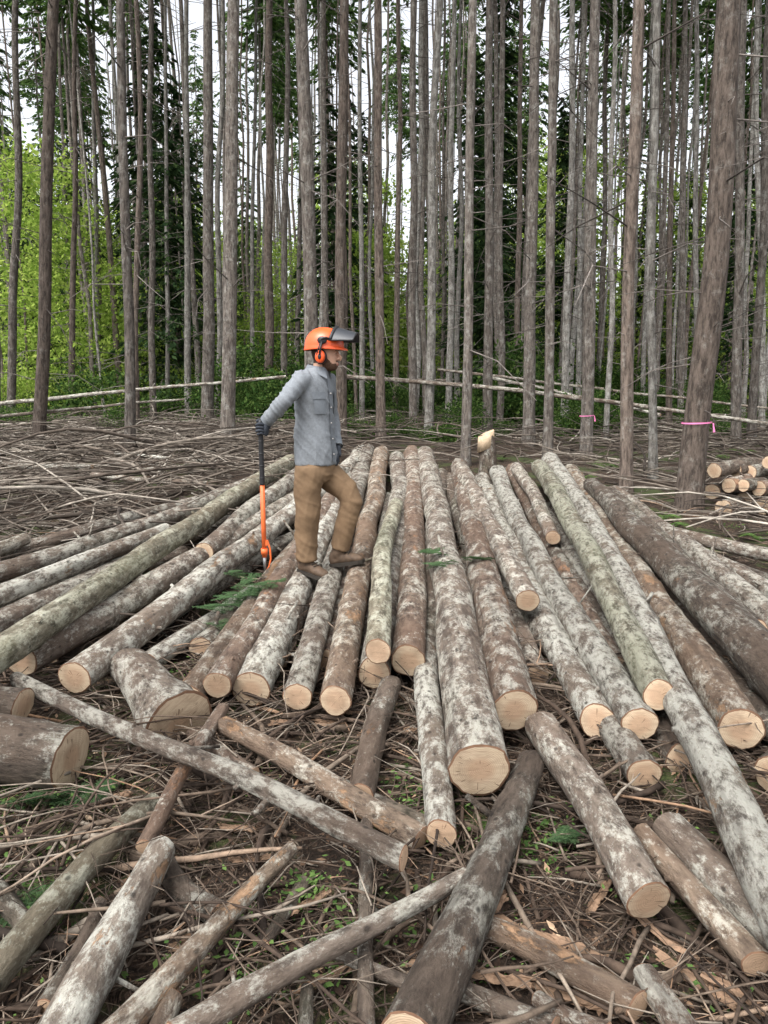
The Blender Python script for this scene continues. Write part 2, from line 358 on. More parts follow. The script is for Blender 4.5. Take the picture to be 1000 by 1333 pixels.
LOGS=[
 (625,1002,.20,38, 553,592,.46,11,'grey'),
 (670,925,.20,30, 598,607,.46,11,'red'),
 (532,860,.19,22, 536,590,.46,10,'red'),
 (492,848,.31,16, 516,657,.38,9,'mossy'),
 (487,876,.13,20, 517,597,.42,10,'grey'),
 (437,912,.16,20, 497,590,.48,10,'peeled'),
 (387,907,.13,18, 479,588,.44,10,'grey'),
 (327,898,.10,24, 470,590,.36,11,'birch'),
 (283,892,.16,18, 432,650,.30,11,'red'),
 (244,911,.10,19, 445,640,.22,11,'peeled'),
 (575,1085,.10,20, 550,760,.12,13,'birch'),
 (687,782,.30,15, 600,612,.50,10,'grey'),
 (833,943,.17,23, 648,615,.44,10,'birch'),
 (777,938,.13,22, 627,625,.30,10,'birch'),
 (838,1008,.08,22, 690,800,.12,12,'grey'),
 (858,905,.27,20, 702,608,.50,10,'mossy'),
 (800,870,.10,17, 668,612,.38,9,'red'),
 (1042,1235,.20,34, 716,600,.52,11,'birch'),
 (965,950,.16,28, 742,615,.42,11,'peeled'),
 (1040,905,.26,36, 770,632,.50,10,'dark'),
 (1060,860,.16,20, 800,640,.38,8,'grey'),
 (1060,1000,.10,24, 850,790,.12,14,'dark'),
 (845,1172,.13,31, 704,945,.14,20,'grey'),
 (985,1255,.08,20, 835,1085,.10,13,'peeled'),
 (1035,1235,.10,32, 872,1078,.12,22,'grey'),
 (535,1350,.13,40, 690,995,.12,17,'dark'),
 (560,860,.08,18, 575,620,.34,10,'dark'),
 (735,860,.07,18, 640,640,.27,9,'grey'),
 (640,800,.06,16, 585,625,.30,10,'dark'),
 (425,860,.06,15, 485,640,.24,9,'red'),
 (890,990,.06,22, 720,720,.14,11,'dark'),
 (940,870,.08,18, 790,690,.22,9,'dark'),
 (620,930,.05,14, 600,730,.12,12,'dark'),
 (660,860,.05,15, 620,660,.20,10,'red'),
 (700,880,.05,15, 635,680,.18,10,'grey'),
 (760,850,.07,15, 655,650,.24,9,'dark'),
 (820,850,.08,15, 690,640,.28,9,'grey'),
 (860,860,.08,17, 720,660,.26,9,'dark'),
 (900,860,.08,17, 735,650,.26,9,'red'),
 (510,850,.05,14, 530,650,.22,10,'dark'),
 (462,870,.05,14, 505,650,.22,9,'dark'),
 (360,860,.05,15, 455,650,.20,9,'grey'),
 (310,850,.05,14, 440,670,.16,9,'dark'),
 (720,700,.30,9, 672,610,.42,8,'grey'),
 (985,820,.20,14, 795,640,.42,8,'dark'),
 (97,882,.20,21, 460,602,.44,9,'birch'),
 (28,860,.18,21, 400,640,.34,10,'grey'),
 (-40,878,.32,22, 378,600,.52,9,'mossy'),
 (265,720,.30,13, 388,618,.50,9,'grey'),
 (-60,840,.18,20, 330,640,.34,10,'grey'),
 (-50,795,.26,15, 215,690,.34,9,'birch'),
 (-60,762,.28,14, 330,628,.46,8,'grey'),
 (-40,725,.26,10, 32,702,.28,8,'grey'),
 (-60,735,.18,10, 300,640,.30,6,'grey'),
 (192,865,.10,14, 330,770,.12,9,'birch'),
 (262,845,.08,16, 430,700,.14,9,'dark'),
 (-60,800,.10,14, 240,720,.16,9,'dark'),
 (-60,815,.10,14, 300,680,.22,9,'grey'),
 (60,860,.06,16, 380,680,.16,9,'dark'),
 (150,850,.06,14, 400,690,.14,9,'grey'),
 (92,987,.15,40, -190,960,.16,46,'dark'),
 (30,918,.20,22, -90,912,.20,22,'dark'),
 (525,1117,.22,16, 22,884,.22,9,'grey'),
 (548,1092,.08,17, 290,943,.14,12,'peeled'),
 (470,1035,.08,17, 508,893,.12,14,'dark'),
 (188,1102,.12,11, 290,922,.16,8,'red'),
 (-20,1285,.09,22, 200,1045,.09,13,'mossy'),
 (65,1375,.10,34, 210,1105,.14,17,'birch'),
 (135,1360,.12,20, 380,1105,.14,9,'peeled'),
 (225,1350,.16,19, 605,1140,.14,10,'grey'),
 (60,1310,.05,12, 132,1175,.06,9,'dark'),
 (478,1350,.06,11, 478,1070,.06,8,'dark'),
 (285,1190,.05,16, 215,1125,.05,14,'dark'),
 (560,1080,.05,14, 300,960,.06,9,'dark'),
 (-30,1130,.05,14, 40,1215,.05,12,'dark'),
 (200,1360,.08,16, 225,1300,.1,14,'peeled'),
 (900,1360,.06,22, 838,1265,.08,14,'red'),
 (1010,1010,.10,26, 1100,930,.1,26,'dark'),
 (830,1310,.06,20, 640,1210,.05,15,'peeled'),
 (790,1345,.08,14, 700,1300,.05,10,'red'),
 (720,1340,.05,16, 600,1290,.05,12,'dark'),
 (395,1360,.06,10, 400,1285,.08,8,'dark'),
 (330,1010,.05,11, 250,955,.06,8,'red'),
 (395,1150,.04,9, 345,1230,.05,7,'dark'),
 (560,1290,.05,9, 430,1240,.05,7,'grey'),
 (1060,735,.22,10, 860,690,.22,7,'grey'),
 (1060,775,.18,9, 905,720,.2,7,'dark'),
 (1060,800,.16,14, 905,715,.20,8,'grey'),
]
for L in LOGS:
    u1,v1,z1,a1,u2,v2,z2,a2,k=L
    p1=at_z(u1,v1,z1); p2=at_z(u2,v2,z2)
    make_log('cut_log',p1,p2,a1/ppm(p1)*1.04,a2/ppm(p2)*1.04,B[k])
for (u,v,r) in [(930,613,10),(927,640,10),(949,632,10),(968,652,11),(942,662,11),(958,612,9),(988,636,10),(993,660,11),(976,615,9),(1010,620,10),(1014,648,10),(968,632,8),(1000,602,8)]:
    p=at_y(u,v,8.6+rng.uniform(-.2,.2)); R=r/ppm(p)
    make_log('cut_log',p,p+Vector((1.3,1.0,rng.uniform(-.03,.05))),R,R*.9,B[rng.choice(['dark','red','grey'])])
def butt():
    p1=at_z(232,945,.10); p2=at_z(170,868,.16)
    make_log('butt_log',p1,p2,.135,.105,B['grey'],flare=.25,stubs=0)
butt()
def stump():
    p=ground_at(634,622); top=at_y(633,566,p.y); r=10/ppm(p)
    o=make_log('tree_stump',Vector((p.x,p.y,p.z-.1)),top,r*1.2,r,B['dark'],stubs=0)
    mb=MB(); c=top.copy()
    secs=[(c-Vector((0,0,.20)),Vector((r*1.10,0,.06)),Vector((0,r*1.10,0))),(c+Vector((0,0,.02)),Vector((r*1.04,0,.05)),Vector((0,r*1.04,0))),(c+Vector((0,0,.028)),Vector((r*.94,0,.05)),Vector((0,r*.94,0)))]
    mb.loft(secs,18); 
    s=mb.obj('fresh_cut_top',[plain('fresh_wood',(.50,.38,.26),.8,.2,.3,20)]); s.parent=o; s.matrix_parent_inverse=o.matrix_basis.inverted()
stump()
for (u1,v1,y1,u2,v2,y2,r) in [(-30,528,17,372,490,19,.05),(450,490,19,1030,556,14,.055),(570,481,21,1030,535,17,.04),(-30,600,11,120,607,10.5,.05),(120,618,10,270,630,9.6,.045),
                              (640,492,20,860,540,15,.04),(-30,545,15,240,520,17,.035),(150,590,12.5,330,603,12,.03),(590,495,22,300,492,22,.04),(60,690,8.2,140,650,9,.03),(-20,640,10,200,610,11.5,.04)]:
    make_log('fallen_pole',at_y(u1,v1,y1),at_y(u2,v2,y2),r,r*.7,B[rng.choice(['grey','birch'])],sides=10)

# ------------------------------------------------------------ sticks and litter
def stick(mb,x,y,L,r,lift,sides=5,fork=True,maxtilt=.12):
    a=rng.random()*6.28; n=4 if L<.6 else 6
    pts=[];rad=[]
    wob=rng.uniform(-.7,.7); tilt=rng.uniform(-.05,maxtilt); arch=rng.uniform(0,.10)
    px,py=x,y
    for i in range(n+1):
        t=i/n
        z=gh(px,py,False)+lift+tilt*t*L+arch*L*math.sin(math.pi*t)
        pts.append(Vector((px,py,z))); rad.append(r*(1-.6*t))
        px+=math.cos(a)*L/n; py+=math.sin(a)*L/n; a+=wob/n+rng.uniform(-.18,.18)
    mb.tube(pts,rad,sides,0,True)
    if fork and rng.random()<.6:
        for _ in range(rng.randint(1,4)):
            k=rng.randint(1,n-1); b0=pts[k]; aa=a+rng.choice([-1,1])*rng.uniform(.4,1.1); l2=L*rng.uniform(.15,.5)
            d=Vector((math.cos(aa),math.sin(aa),rng.uniform(-.05,.35)))
            mid=b0+d*l2*.5+Vector((rng.uniform(-.05,.05)*l2,rng.uniform(-.05,.05)*l2,0))
            mb.tube([b0,mid,b0+d*l2],[rad[k]*.6,rad[k]*.45,rad[k]*.2],4,0,False)
def zone(mb,n,x0,x1,y0,y1,l0,l1,r0,r1,lift,sides=5):
    for _ in range(n):
        y=rng.uniform(y0,y1); x=rng.uniform(x0,x1); t=rng.random()**2
        stick(mb,x,y,l0+(l1-l0)*t,r0+(r1-r0)*rng.random()**2,rng.random()**2*lift,sides)
mb=MB()
zone(mb,3800,-2.0,2.0,1.2,3.6,.05,.4,.0010,.0042,.08)
zone(mb,950,-2.2,2.2,1.3,4.2,.25,.9,.003,.008,.12)
zone(mb,260,-2.2,2.2,1.3,4.0,.25,1.0,.008,.018,.06)
zone(mb,70,-2.0,2.0,1.4,3.4,.15,.5,.014,.026,.03,9)
zone(mb,2200,-3.8,3.8,3.4,6.5,.12,.8,.002,.009,.12)
zone(mb,500,-4,4,5,9,.2,.9,.003,.012,.08)
mb.obj('twig_litter',[TWIG])
mb=MB()
zone(mb,1900,-10,-1.2,7.5,20,.4,3.2,.005,.022,.28)
zone(mb,1000,3.0,12,6.0,20,.4,2.6,.005,.022,.2)
zone(mb,1400,-16,16,12.5,24,.4,3.4,.006,.028,.35)
zone(mb,700,-7,-2.5,4.5,8,.3,2,.004,.016,.18)
zone(mb,120,-9,-2,8,16,1,3.5,.02,.045,.25,8)
mb.obj('branch_slash',[TWIGG])
def chips(n,x0,x1,y0,y1,s0,s1,name):
    x=npr.uniform(x0,x1,n); y=npr.uniform(y0,y1,n)
    z=np.array([gh(a,b_) for a,b_ in zip(x,y)])+.004+npr.rand(n)**3*.035
    C=np.stack([x,y,z],1); a=npr.rand(n)*6.28; s=s0+(s1-s0)*npr.rand(n)**4
    D=np.stack([np.cos(a)*s,np.sin(a)*s,npr.uniform(-.4,.4,n)*s],1)
    W=np.stack([-np.sin(a)*s,np.cos(a)*s,npr.uniform(-.6,.6,n)*s],1)*npr.uniform(.15,.55,(n,1))
    me=quads_mesh(name,C,D,W,CHIP); link(bpy.data.objects.new(name,me))
chips(60000,-3,3,1.1,7,.003,.028,'wood_chips')
def sprigs():
    C=[];D=[];W=[]
    cl=[(npr.uniform(-1.9,2.1),npr.uniform(1.4,5.0),npr.rand()<.3) for _ in range(50)]
    for (u,v) in [(20,1040),(70,1050),(110,1035),(30,1150),(60,1190),(360,1180),(400,1170),(455,1215),(290,1270),(700,1100),(730,1090),(620,1110),(540,1040),(900,1300),(560,1190),(950,690),(870,680),(840,700)]:
        p=ground_at(u,v); cl.append((p.x,p.y,True)); cl.append((p.x+npr.normal()*.1,p.y+npr.normal()*.1,False))
    for cx,cy,big in cl:
        sp=npr.uniform(.03,.12)
        for k in range(npr.randint(30,130)):
            x=cx+npr.normal()*sp; y=cy+npr.normal()*sp; z=gh(x,y)+npr.rand()*(.07 if big else .03); s=npr.uniform(.007,.016) if big else npr.uniform(.004,.009)
            a=npr.rand()*6.28
            C.append((x,y,z)); D.append((math.cos(a)*s,math.sin(a)*s,npr.uniform(-.2,.4)*s)); W.append((-math.sin(a)*s*.5,math.cos(a)*s*.5,npr.uniform(-.3,.3)*s))
    me=quads_mesh('ground_plants',np.array(C),np.array(D),np.array(W),FERN); link(bpy.data.objects.new('ground_plants',me))
sprigs()
def slab(p,yaw,L,w,pitch=.05,thick=.010,name='bark_slab'):
    mb=MB(); n=14; sd=rng.random()*50; vs=[];fs=[]; R=w*.6; K=7
    for side in (0,1):
        for i in range(n+1):
            for k in range(K+1):
                a=(k/K-.5)*2.2*(1+.35*noise.noise(Vector((i*.5,sd,3+ (k>K/2)*5)))); ww=1+.25*noise.noise(Vector((i*.8,sd,k*.2)))
                jag=(.18*L*noise.noise(Vector((k*1.7,sd,(i>n/2)*5))))*max(0,abs(i/n-.5)*2-.6)*2.5
                l=(i/n-.5)*L+jag
                rr=R-(thick if side else 0)+.008*noise.noise(Vector((i*1.2,k*1.3,sd)))
                vs.append(Vector((l,math.sin(a)*rr*ww,math.cos(a)*rr-R*.65+.02*L*math.sin(i*.5+sd))))
    o=(n+1)*(K+1)
    for i in range(n):
        for k in range(K):
            q=i*(K+1)+k; fs.append((q,q+1,q+K+2,q+K+1)); fs.append((o+q,o+q+K+1,o+q+K+2,o+q+1))
    for i in range(n):
        for k in (0,K):
            q=i*(K+1)+k; fs.append((q,q+K+1,o+q+K+1,o+q))
    for k in range(K):
        for i in (0,n):
            q=i*(K+1)+k; fs.append((q,q+1,o+q+1,o+q))
    mb.add(vs,fs,0,False)
    M=Matrix.Translation(p)@Matrix.Rotation(yaw,4,'Z')@Matrix.Rotation(pitch,4,'Y')@Matrix.Rotation(rng.uniform(-.5,.5)+(math.pi if rng.random()<.4 else 0),4,'X')
    return mb.obj(name,[SLAB],mat=M)
for (u,v,yaw,L,w) in [(700,1235,-.6,.3,.04),(655,1290,-.3,.16,.035),(745,1310,-.45,.22,.04),(640,1200,.9,.16,.03),(460,935,.4,.16,.045),(430,950,.1,.16,.04),
   (370,950,.3,.13,.035),(330,1130,.2,.14,.03),(400,1190,.7,.16,.03),(150,1050,.8,.13,.03),(860,1230,-.9,.2,.035),(960,1310,-.7,.18,.035),(420,1290,.5,.16,.03),
   (905,1290,-.8,.22,.03),(480,960,1.1,.15,.035),(540,960,.3,.12,.03),(780,1180,.9,.15,.03),(310,1090,-.2,.12,.03),(600,1190,.5,.12,.03),(770,1260,-.5,.25,.035),(250,1240,.4,.12,.03),(350,1300,1.0,.12,.03),(120,1130,.3,.1,.03)]:
    p=ground_at(u,v); p.z+=.035; slab(p,yaw,L,w,rng.uniform(-.15,.15))

# ------------------------------------------------------------ foliage meshes
def conifer(name,Ht,rad,nb,nl,ls,mat,z0=0.0,droop=.35):
    C=[];D=[];W=[]
    for i in range(nb):
        t=npr.rand()**.85; h=z0+(Ht-z0)*t; a=npr.rand()*6.283
        L=rad*(1-t)**.75*npr.uniform(.45,1.1)+.25
        n=max(6,int(nl*L/rad)); s=npr.rand(n)**.7; side=npr.uniform(-1,1,n)*L*.28*(1.1-s)
        o=np.array([math.cos(a),math.sin(a)]); p=np.array([-o[1],o[0]])
        x=o[0]*L*s+p[0]*side; y=o[1]*L*s+p[1]*side
        z=h+.12*L*s-droop*L*s*s-np.abs(side)*.25-npr.rand(n)**2*.22*L*.5
        C.append(np.stack([x,y,z],1))
        sg=np.sign(side); k=npr.uniform(.3,1,n)
        d=np.stack([o[0]+p[0]*sg*k,o[1]+p[1]*sg*k,-.35-npr.rand(n)*.7],1); d/=np.linalg.norm(d,axis=1)[:,None]
        sz=ls*npr.uniform(.5,1.3,n)[:,None]
        w=np.cross(d,npr.normal(size=(n,3))+np.array([0,0,2.0])); w/=np.linalg.norm(w,axis=1)[:,None]
        D.append(d*sz); W.append(w*sz*npr.uniform(.25,.5,(n,1)))
    return quads_mesh(name,np.concatenate(C),np.concatenate(D),np.concatenate(W),mat)
def bush(name,R,Ht,nc,nl,ls,mat,cr=.35):
    C=[];D=[];W=[]
    for i in range(nc):
        a=npr.rand()*6.283; rr=R*npr.rand()**.5; h=Ht*npr.rand()**.9
        k=1-.5*(h/Ht)
        c=np.array([math.cos(a)*rr*k,math.sin(a)*rr*k,h]); n=int(nl*npr.uniform(.5,1.4))
        C.append(c+npr.normal(size=(n,3))*cr*npr.uniform(.6,1.2)*np.array([1,1,.6]))
        d=npr.normal(size=(n,3)); d[:,2]-=.5; d/=np.linalg.norm(d,axis=1)[:,None]
        w=np.cross(d,npr.normal(size=(n,3))+np.array([0,0,1.5])); w/=np.linalg.norm(w,axis=1)[:,None]
        sz=ls*npr.uniform(.6,1.3,(n,1)); D.append(d*sz); W.append(w*sz*.6)
    return quads_mesh(name,np.concatenate(C),np.concatenate(D),np.concatenate(W),mat)
CROWNS=[conifer('crown_a',8,1.9,90,50,.15,FMID),conifer('crown_b',7,1.7,80,50,.15,FMID)]
DARKC=[conifer('hemlock_a',15,2.4,190,75,.15,FDARK,.6,.45),conifer('hemlock_b',17,2.6,210,75,.15,FDARK,1.0,.5),conifer('hemlock_c',12,2.4,180,75,.14,FMID,.5,.4)]
BRIGHT=[bush('maple_a',2.0,5.5,70,60,.075,FBRI),bush('maple_b',2.4,8.5,90,60,.08,FBRI,.45),bush('maple_c',1.6,3.0,50,60,.07,FBRI,.3)]
SHRUB=[bush('salal_a',1.2,1.0,45,55,.045,FSHR,.24),bush('salal_b',1.0,1.7,45,50,.05,FSHR,.28),bush('salal_c',1.3,.6,45,55,.04,FSHR,.2)]

# ------------------------------------------------------------ trees
def make_tree(base,top,r,mat,crown=True,name='fir_tree',ht=None,limbs=None):
    ax=(top-base).normalized(); ht=ht or rng.uniform(21,26); sides=14; n=46; sd=rng.random()*99
    mb=MB(); rows=[]; vs=[]
    wob=rng.uniform(.05,.18)
    for i in range(n+1):
        t=(i/n)**1.25; z=t*ht; rr=r*(1-.8*t)*(1+.4*math.exp(-z/.25))
        c=Vector((wob*noise.noise(Vector((z*.22,sd,0)))*min(1,z/3),wob*noise.noise(Vector((z*.22,sd,7)))*min(1,z/3),z-.15))
        rows.append((c,rr))
        for k in range(sides):
            a=2*math.pi*k/sides; q=rr*(1+.09*noise.noise(Vector((math.cos(a)*1.5+sd,math.sin(a)*1.5,z*1.1)))+(.12*math.sin(a*4+sd)*math.exp(-z/.25)))
            vs.append(c+Vector((q*math.cos(a),q*math.sin(a),0)))
    fs=[(i*sides+k,i*sides+(k+1)%sides,(i+1)*sides+(k+1)%sides,(i+1)*sides+k) for i in range(n) for k in range(sides)]
    mb.add(vs,fs,0)
    nl=limbs if limbs is not None else rng.randint(40,75)
    for _ in range(nl):
        z=rng.uniform(1.2,13); t=(z/ht)**(1/1.25); c,rr=rows[min(n,int(t*n))]
        a=rng.random()*6.28; l=rng.uniform(.06,.35) if rng.random()<.55 else rng.uniform(.4,1.8)
        d=Vector((math.cos(a),math.sin(a),rng.uniform(-.45,.30)))
        b0=Vector((c.x,c.y,z))+d*rr*.7; m1=b0+d*l*.5+Vector((rng.uniform(-.05,.05),rng.uniform(-.05,.05),.02)); e=b0+d*l+Vector((rng.uniform(-.1,.1),rng.uniform(-.1,.1),rng.uniform(-.3,.1)))*l
        w=.006+.004*l; mb.tube([b0,m1,e],[w,w*.7,w*.3],4,1)
        if l>.6:
            for _k in range(2):
                e2=m1+Vector((rng.uniform(-.4,.4),rng.uniform(-.4,.4),rng.uniform(-.3,.1)))*l*.8
                mb.tube([m1,e2],[w*.5,w*.2],3,1)
    q=Vector((0,0,1)).rotation_difference(ax); M=Matrix.Translation(base)@q.to_matrix().to_4x4()
    o=mb.obj(name,[mat,DEADT],mat=M)
    if crown:
        c=bpy.data.objects.new('crown',rng.choice(CROWNS)); link(c,o); c.location=(0,0,ht-7.2); c.rotation_euler=(0,0,rng.random()*6.28); s=rng.uniform(.7,1.0); c.scale=(s,s,1)
    return o
TREES=[(70,50,582,18),(160,169,592,15),(243,245,545,10),(272,270,556,18),(306,296,585,21),(195,200,548,10),(396,407,600,21),(449,444,578,16),(492,496,574,14),
 (370,371,552,10),(351,347,548,14),(333,328,540,7),(522,515,546,9),(537,538,560,12),(570,558,570,13),(618,606,606,14),(642,634,568,14),(698,688,580,17),(723,713,598,14),
 (777,763,592,18),(802,789,575,8),(830,815,642,18),(851,850,622,12),(949,897,662,36),(877,871,556,9),(893,886,551,9),(1003,978,578,12),(967,958,582,14),
 (22,14,550,12),(-12,-4,560,11),(100,93,545,9),(122,128,540,7),(180,178,566,9),(592,584,555,10),(656,650,558,10),(745,735,562,11),(470,471,552,8),(421,424,548,10),
 (600,596,545,8),(679,672,550,9),(760,752,548,8),(1030,1010,600,15),(-60,-50,590,16),(1080,1050,570,14),(-100,-95,560,14),(905,910,562,8),(985,992,560,9),(215,218,543,7),(290,283,548,9)]
for i,(ut,ub,vb,w) in enumerate(TREES):
    base=ground_at(ub,vb); top=at_y(ut,0,base.y)
    r=w/2/ppm(base)
    mt=TBR if w>30 else (TBG if w<9 or (rng.random()<.12 and w<16) else (TB if rng.random()<.75 else TBR))
    make_tree(base,top,r*.92,mt,crown=True)
PINK=plain('survey_tape_pink',(.80,.22,.45),.4,.4,.1)
def ribbon(u,v,ub,vb,w):
    base=ground_at(ub,vb); p=at_y(u,v,base.y); r=w/2/ppm(p)*1.04
    mb=MB(); n=20
    vs=[]; 
    for j in (-.008,.008):
        for k in range(n): vs.append(p+Vector((r*math.cos(2*math.pi*k/n),r*math.sin(2*math.pi*k/n),j+.008*math.cos(2*math.pi*k/n))))
    mb.add(vs,[(k,(k+1)%n,n+(k+1)%n,n+k) for k in range(n)])
    q=p+Vector((r*.85,-r*.6,0))
    mb.add([q,q+Vector((.012,-.01,.0)),q+Vector((.03,-.02,-.10)),q+Vector((.012,-.01,-.11))],[(0,1,2,3)])
    mb.obj('survey_ribbon',[PINK])
ribbon(907,550,897,662,36); ribbon(764,541,763,592,18)
DF=bpy.data.objects.new('distant_forest',None); link(DF)
mb=MB(); dist=[]
for i in range(270):
    y=rng.uniform(24,60); x=rng.uniform(-.62,.62)*y+rng.uniform(-3,3); z=gh(x,y,False); r=rng.uniform(.04,.13); ht=rng.uniform(20,27)
    lx,ly=rng.uniform(-.035,.035),rng.uniform(-.02,.02)
    pts=[Vector((x+lx*h+.2*noise.noise(Vector((h*.3,x,0))),y+ly*h,z+h-.1)) for h in np.linspace(0,ht,12)]
    mb.tube(pts,[r*(1-.75*k/11) for k in range(12)],8,rng.choice([0,0,0,1,2])); dist.append((x+lx*ht,y+ly*ht,z+ht))
    for _ in range(18):
        h=rng.uniform(1.5,15); p=Vector((x+lx*h,y,z+h)); a=rng.random()*6.28; l=rng.uniform(.2,1.5)
        mb.tube([p,p+Vector((math.cos(a)*l,math.sin(a)*l,rng.uniform(-.4,.2)*l))],[.014,.005],3,3)
mb.obj('distant_trunks',[TB,TBG,TBR,DEADT],parent=DF)
def inst(me,x,y,z,s,sz=None,par=DF):
    o=bpy.data.objects.new(me.name,me); link(o,par); o.location=(x,y,z); o.rotation_euler=(0,0,rng.random()*6.28); o.scale=(s,s,sz or s)
for (x,y,z) in dist:
    if rng.random()<.45: inst(rng.choice(CROWNS),x,y,z-7.3,rng.uniform(.8,1.15),1)
for i in range(40):
    y=rng.uniform(31,60); x=rng.uniform(-.6,.6)*y; inst(rng.choice(DARKC),x,y,gh(x,y,False)-.2,rng.uniform(.65,1.0))
for (u,y,k) in [(225,27,1),(245,32,0),(120,37,1),(430,30,0),(475,35,1),(610,32,1),(665,34,0),(720,33,1),(30,40,0),(880,34,2),(950,34,0),(200,31,0),(640,29,1)]:
    p=at_y(u,500,y); inst(DARKC[k],p.x,y,gh(p.x,y,False)-.2,rng.uniform(.75,.95))
for i in range(60):
    y=rng.uniform(32,60); x=rng.uniform(-.62,.62)*y; inst(rng.choice(BRIGHT),x,y,gh(x,y,False)-.2,rng.uniform(.8,1.4))
for i in range(38):
    y=rng.uniform(50,72); x=rng.uniform(-.6,.6)*y; inst(rng.choice(BRIGHT[:2]),x,y,gh(x,y,False)-.2,rng.uniform(1.5,2.2))
for (u,y) in [(70,27),(110,29),(160,28),(140,34),(40,31),(255,35),(340,34),(375,36),(520,38),(560,36),(480,42),(190,33),(90,38),(620,42)]:
    p=at_y(u,500,y); inst(BRIGHT[rng.choice([0,1])],p.x,y,gh(p.x,y,False)-.1,rng.uniform(.8,1.1))
US=bpy.data.objects.new('understory_shrubs',None); link(US)
k=0
while k<165:
    y=rng.uniform(17,34); x=rng.uniform(-.62,.62)*y
    if noise.noise(Vector((x*.28,y*.28,4.4)))<-.08+.12*(x>2) : continue
    inst(rng.choice(SHRUB),x,y,gh(x,y,False)-.05,rng.uniform(.35,1.5)*(1 if y>21 else .5),par=US); k+=1
for i in range(8):
    y=rng.uniform(22,30); x=rng.uniform(-.6,.0)*y; inst(BRIGHT[2],x,y,gh(x,y,False)-.1,rng.uniform(.4,.65),par=US)
def fern_mesh(name,nf=9,L=.45):
    C=[];D=[];W=[]
    for i in range(nf):
        a=npr.rand()*6.28; l=L*npr.uniform(.7,1.1); n=34
        o=np.array([math.cos(a),math.sin(a),0]); p=np.array([-o[1],o[0],0])
        for j in range(n):
            s=(j+1)/n; c=o*l*s*.9+np.array([0,0,l*(1.1*s-.95*s*s)])
            wd=l*.22*math.sin(math.pi*min(1,s*.9+.12))**.8
            for sg in(-1,1):
                d=p*sg*wd/2+o*wd*.12; d[2]-=wd*.08
                C.append(c+d); D.append(d); W.append(o*l/n*.5)
    return quads_mesh(name,np.array(C),np.array(D),np.array(W),FERN)
FM=[fern_mesh('fern_mesh_a'),fern_mesh('fern_mesh_b',7,.35)]
for (u,v,s) in [(760,628,1.1),(945,600,1.0),(965,592,1.0),(870,690,1),(860,680,.9),(745,615,.8),(790,612,.9),(990,705,.8),(900,600,1.2),(30,1145,.3),(45,1170,.25),(15,1040,.3),(20,640,.8),(330,560,.8),(655,600,.6),(10,1110,.25)]:
    p=ground_at(u,v); o=bpy.data.objects.new('fern',rng.choice(FM)); link(o); o.location=p; o.scale=(s,)*3; o.rotation_euler=(0,0,rng.random()*6)
FBGH=island('fir_bough_needles',[(0,(.035,.07,.033)),(1,(.09,.145,.065))],.6,8,.2,False)
def bough(u,v,z,L,yaw,pitch=.2):
    C=[];D=[];W=[]; nb=9
    def needles(p0,d,l):
        n=int(l/.0035)
        for j in range(n):
            s=j/n; c=p0+d*l*s
            side=np.cross(d,np.array([0,0,1.])); side/=np.linalg.norm(side)
            for sg in(-1,1):
                e=(side*sg*.8+d*.5+np.array([0,0,npr.uniform(-.4,.3)]))*.009
                C.append(c+e); D.append(e); W.append(d*.0016+np.array([0,0,.0006]))
    main=np.array([1.,0,0]); needles(np.zeros(3),main,L)
    for i in range(nb):
        s=(i+.5)/nb
        for sg in(-1,1):
            d=np.array([.75,sg*.66,npr.uniform(-.35,.15)]); l=(L*.5*(1-s)+.04)*npr.uniform(.6,1.1)
            p0=main*L*s; needles(p0,d,l)
            for q in(.35,.65):
                for s2 in (-1,1):
                    d2=np.array([d[0]*.8-d[1]*s2*.6,d[1]*.8+d[0]*s2*.6,d[2]]); needles(p0+d*l*q,d2,l*.35)
    me=quads_mesh('fir_bough',np.array(C),np.array(D),np.array(W),FBGH); o=bpy.data.objects.new('fir_bough',me); link(o)
    o.location=at_z(u,v,z); o.rotation_euler=(rng.uniform(-.3,.3),pitch,yaw)
for a in [(250,790,.24,.4,.6,.1),(280,780,.26,.4,1.1,.15),(300,765,.28,.35,.2,-.1),(265,810,.18,.4,-.2,.1),(320,775,.26,.3,1.6,.1),(290,745,.34,.3,.7,.2),(560,735,.40,.28,.9,.1),(575,720,.43,.25,2.0,.1),(715,1095,.05,.11,.5,0),
          (0,1045,.06,.22,.3,0),(20,1160,.05,.2,-.9,0),(600,725,.40,.22,.2,.1),(100,1040,.05,.16,1.,0),(60,1030,.05,.2,-.4,0)]: bough(*a)

# ------------------------------------------------------------ man
MY=5.28; S=.965
root=at_y(405,745,MY)
MAN=bpy.data.objects.new('man',None); link(MAN); MAN.location=root
def M_(u,v,dy=0.0): return at_y(u,v,MY+dy)
SHIRT=plain('chambray_shirt',(.19,.205,.222),.9,.15,.16,60,.25,.002)
SHIRTD=plain('chambray_trim',(.155,.17,.188),.9,.15,.1,60)
PANTS=plain('canvas_trousers',(.165,.108,.064),.9,.15,.30,7,.3,.002)
BOOT=plain('leather_boot',(.09,.06,.04),.7,.3,.4,25,.3,.002); SOLE=plain('rubber_sole',(.03,.025,.02),.8)
SKIN=plain('skin',(.46,.27,.19),.55,.35,.08,40); BEARD=plain('beard_hair',(.085,.05,.034),.9,.1,.4,140,.4,.002); HAIR=plain('dark_hair',(.035,.022,.016),.8,.2,.3,100)
ORANGE=plain('helmet_orange',(.80,.105,.025),.35,.5,.05,8); BLACK=plain('black_plastic',(.018,.018,.02),.45,.4,.1); VIS=plain('visor_mesh',(.035,.038,.045),.4,.5,.25,200)
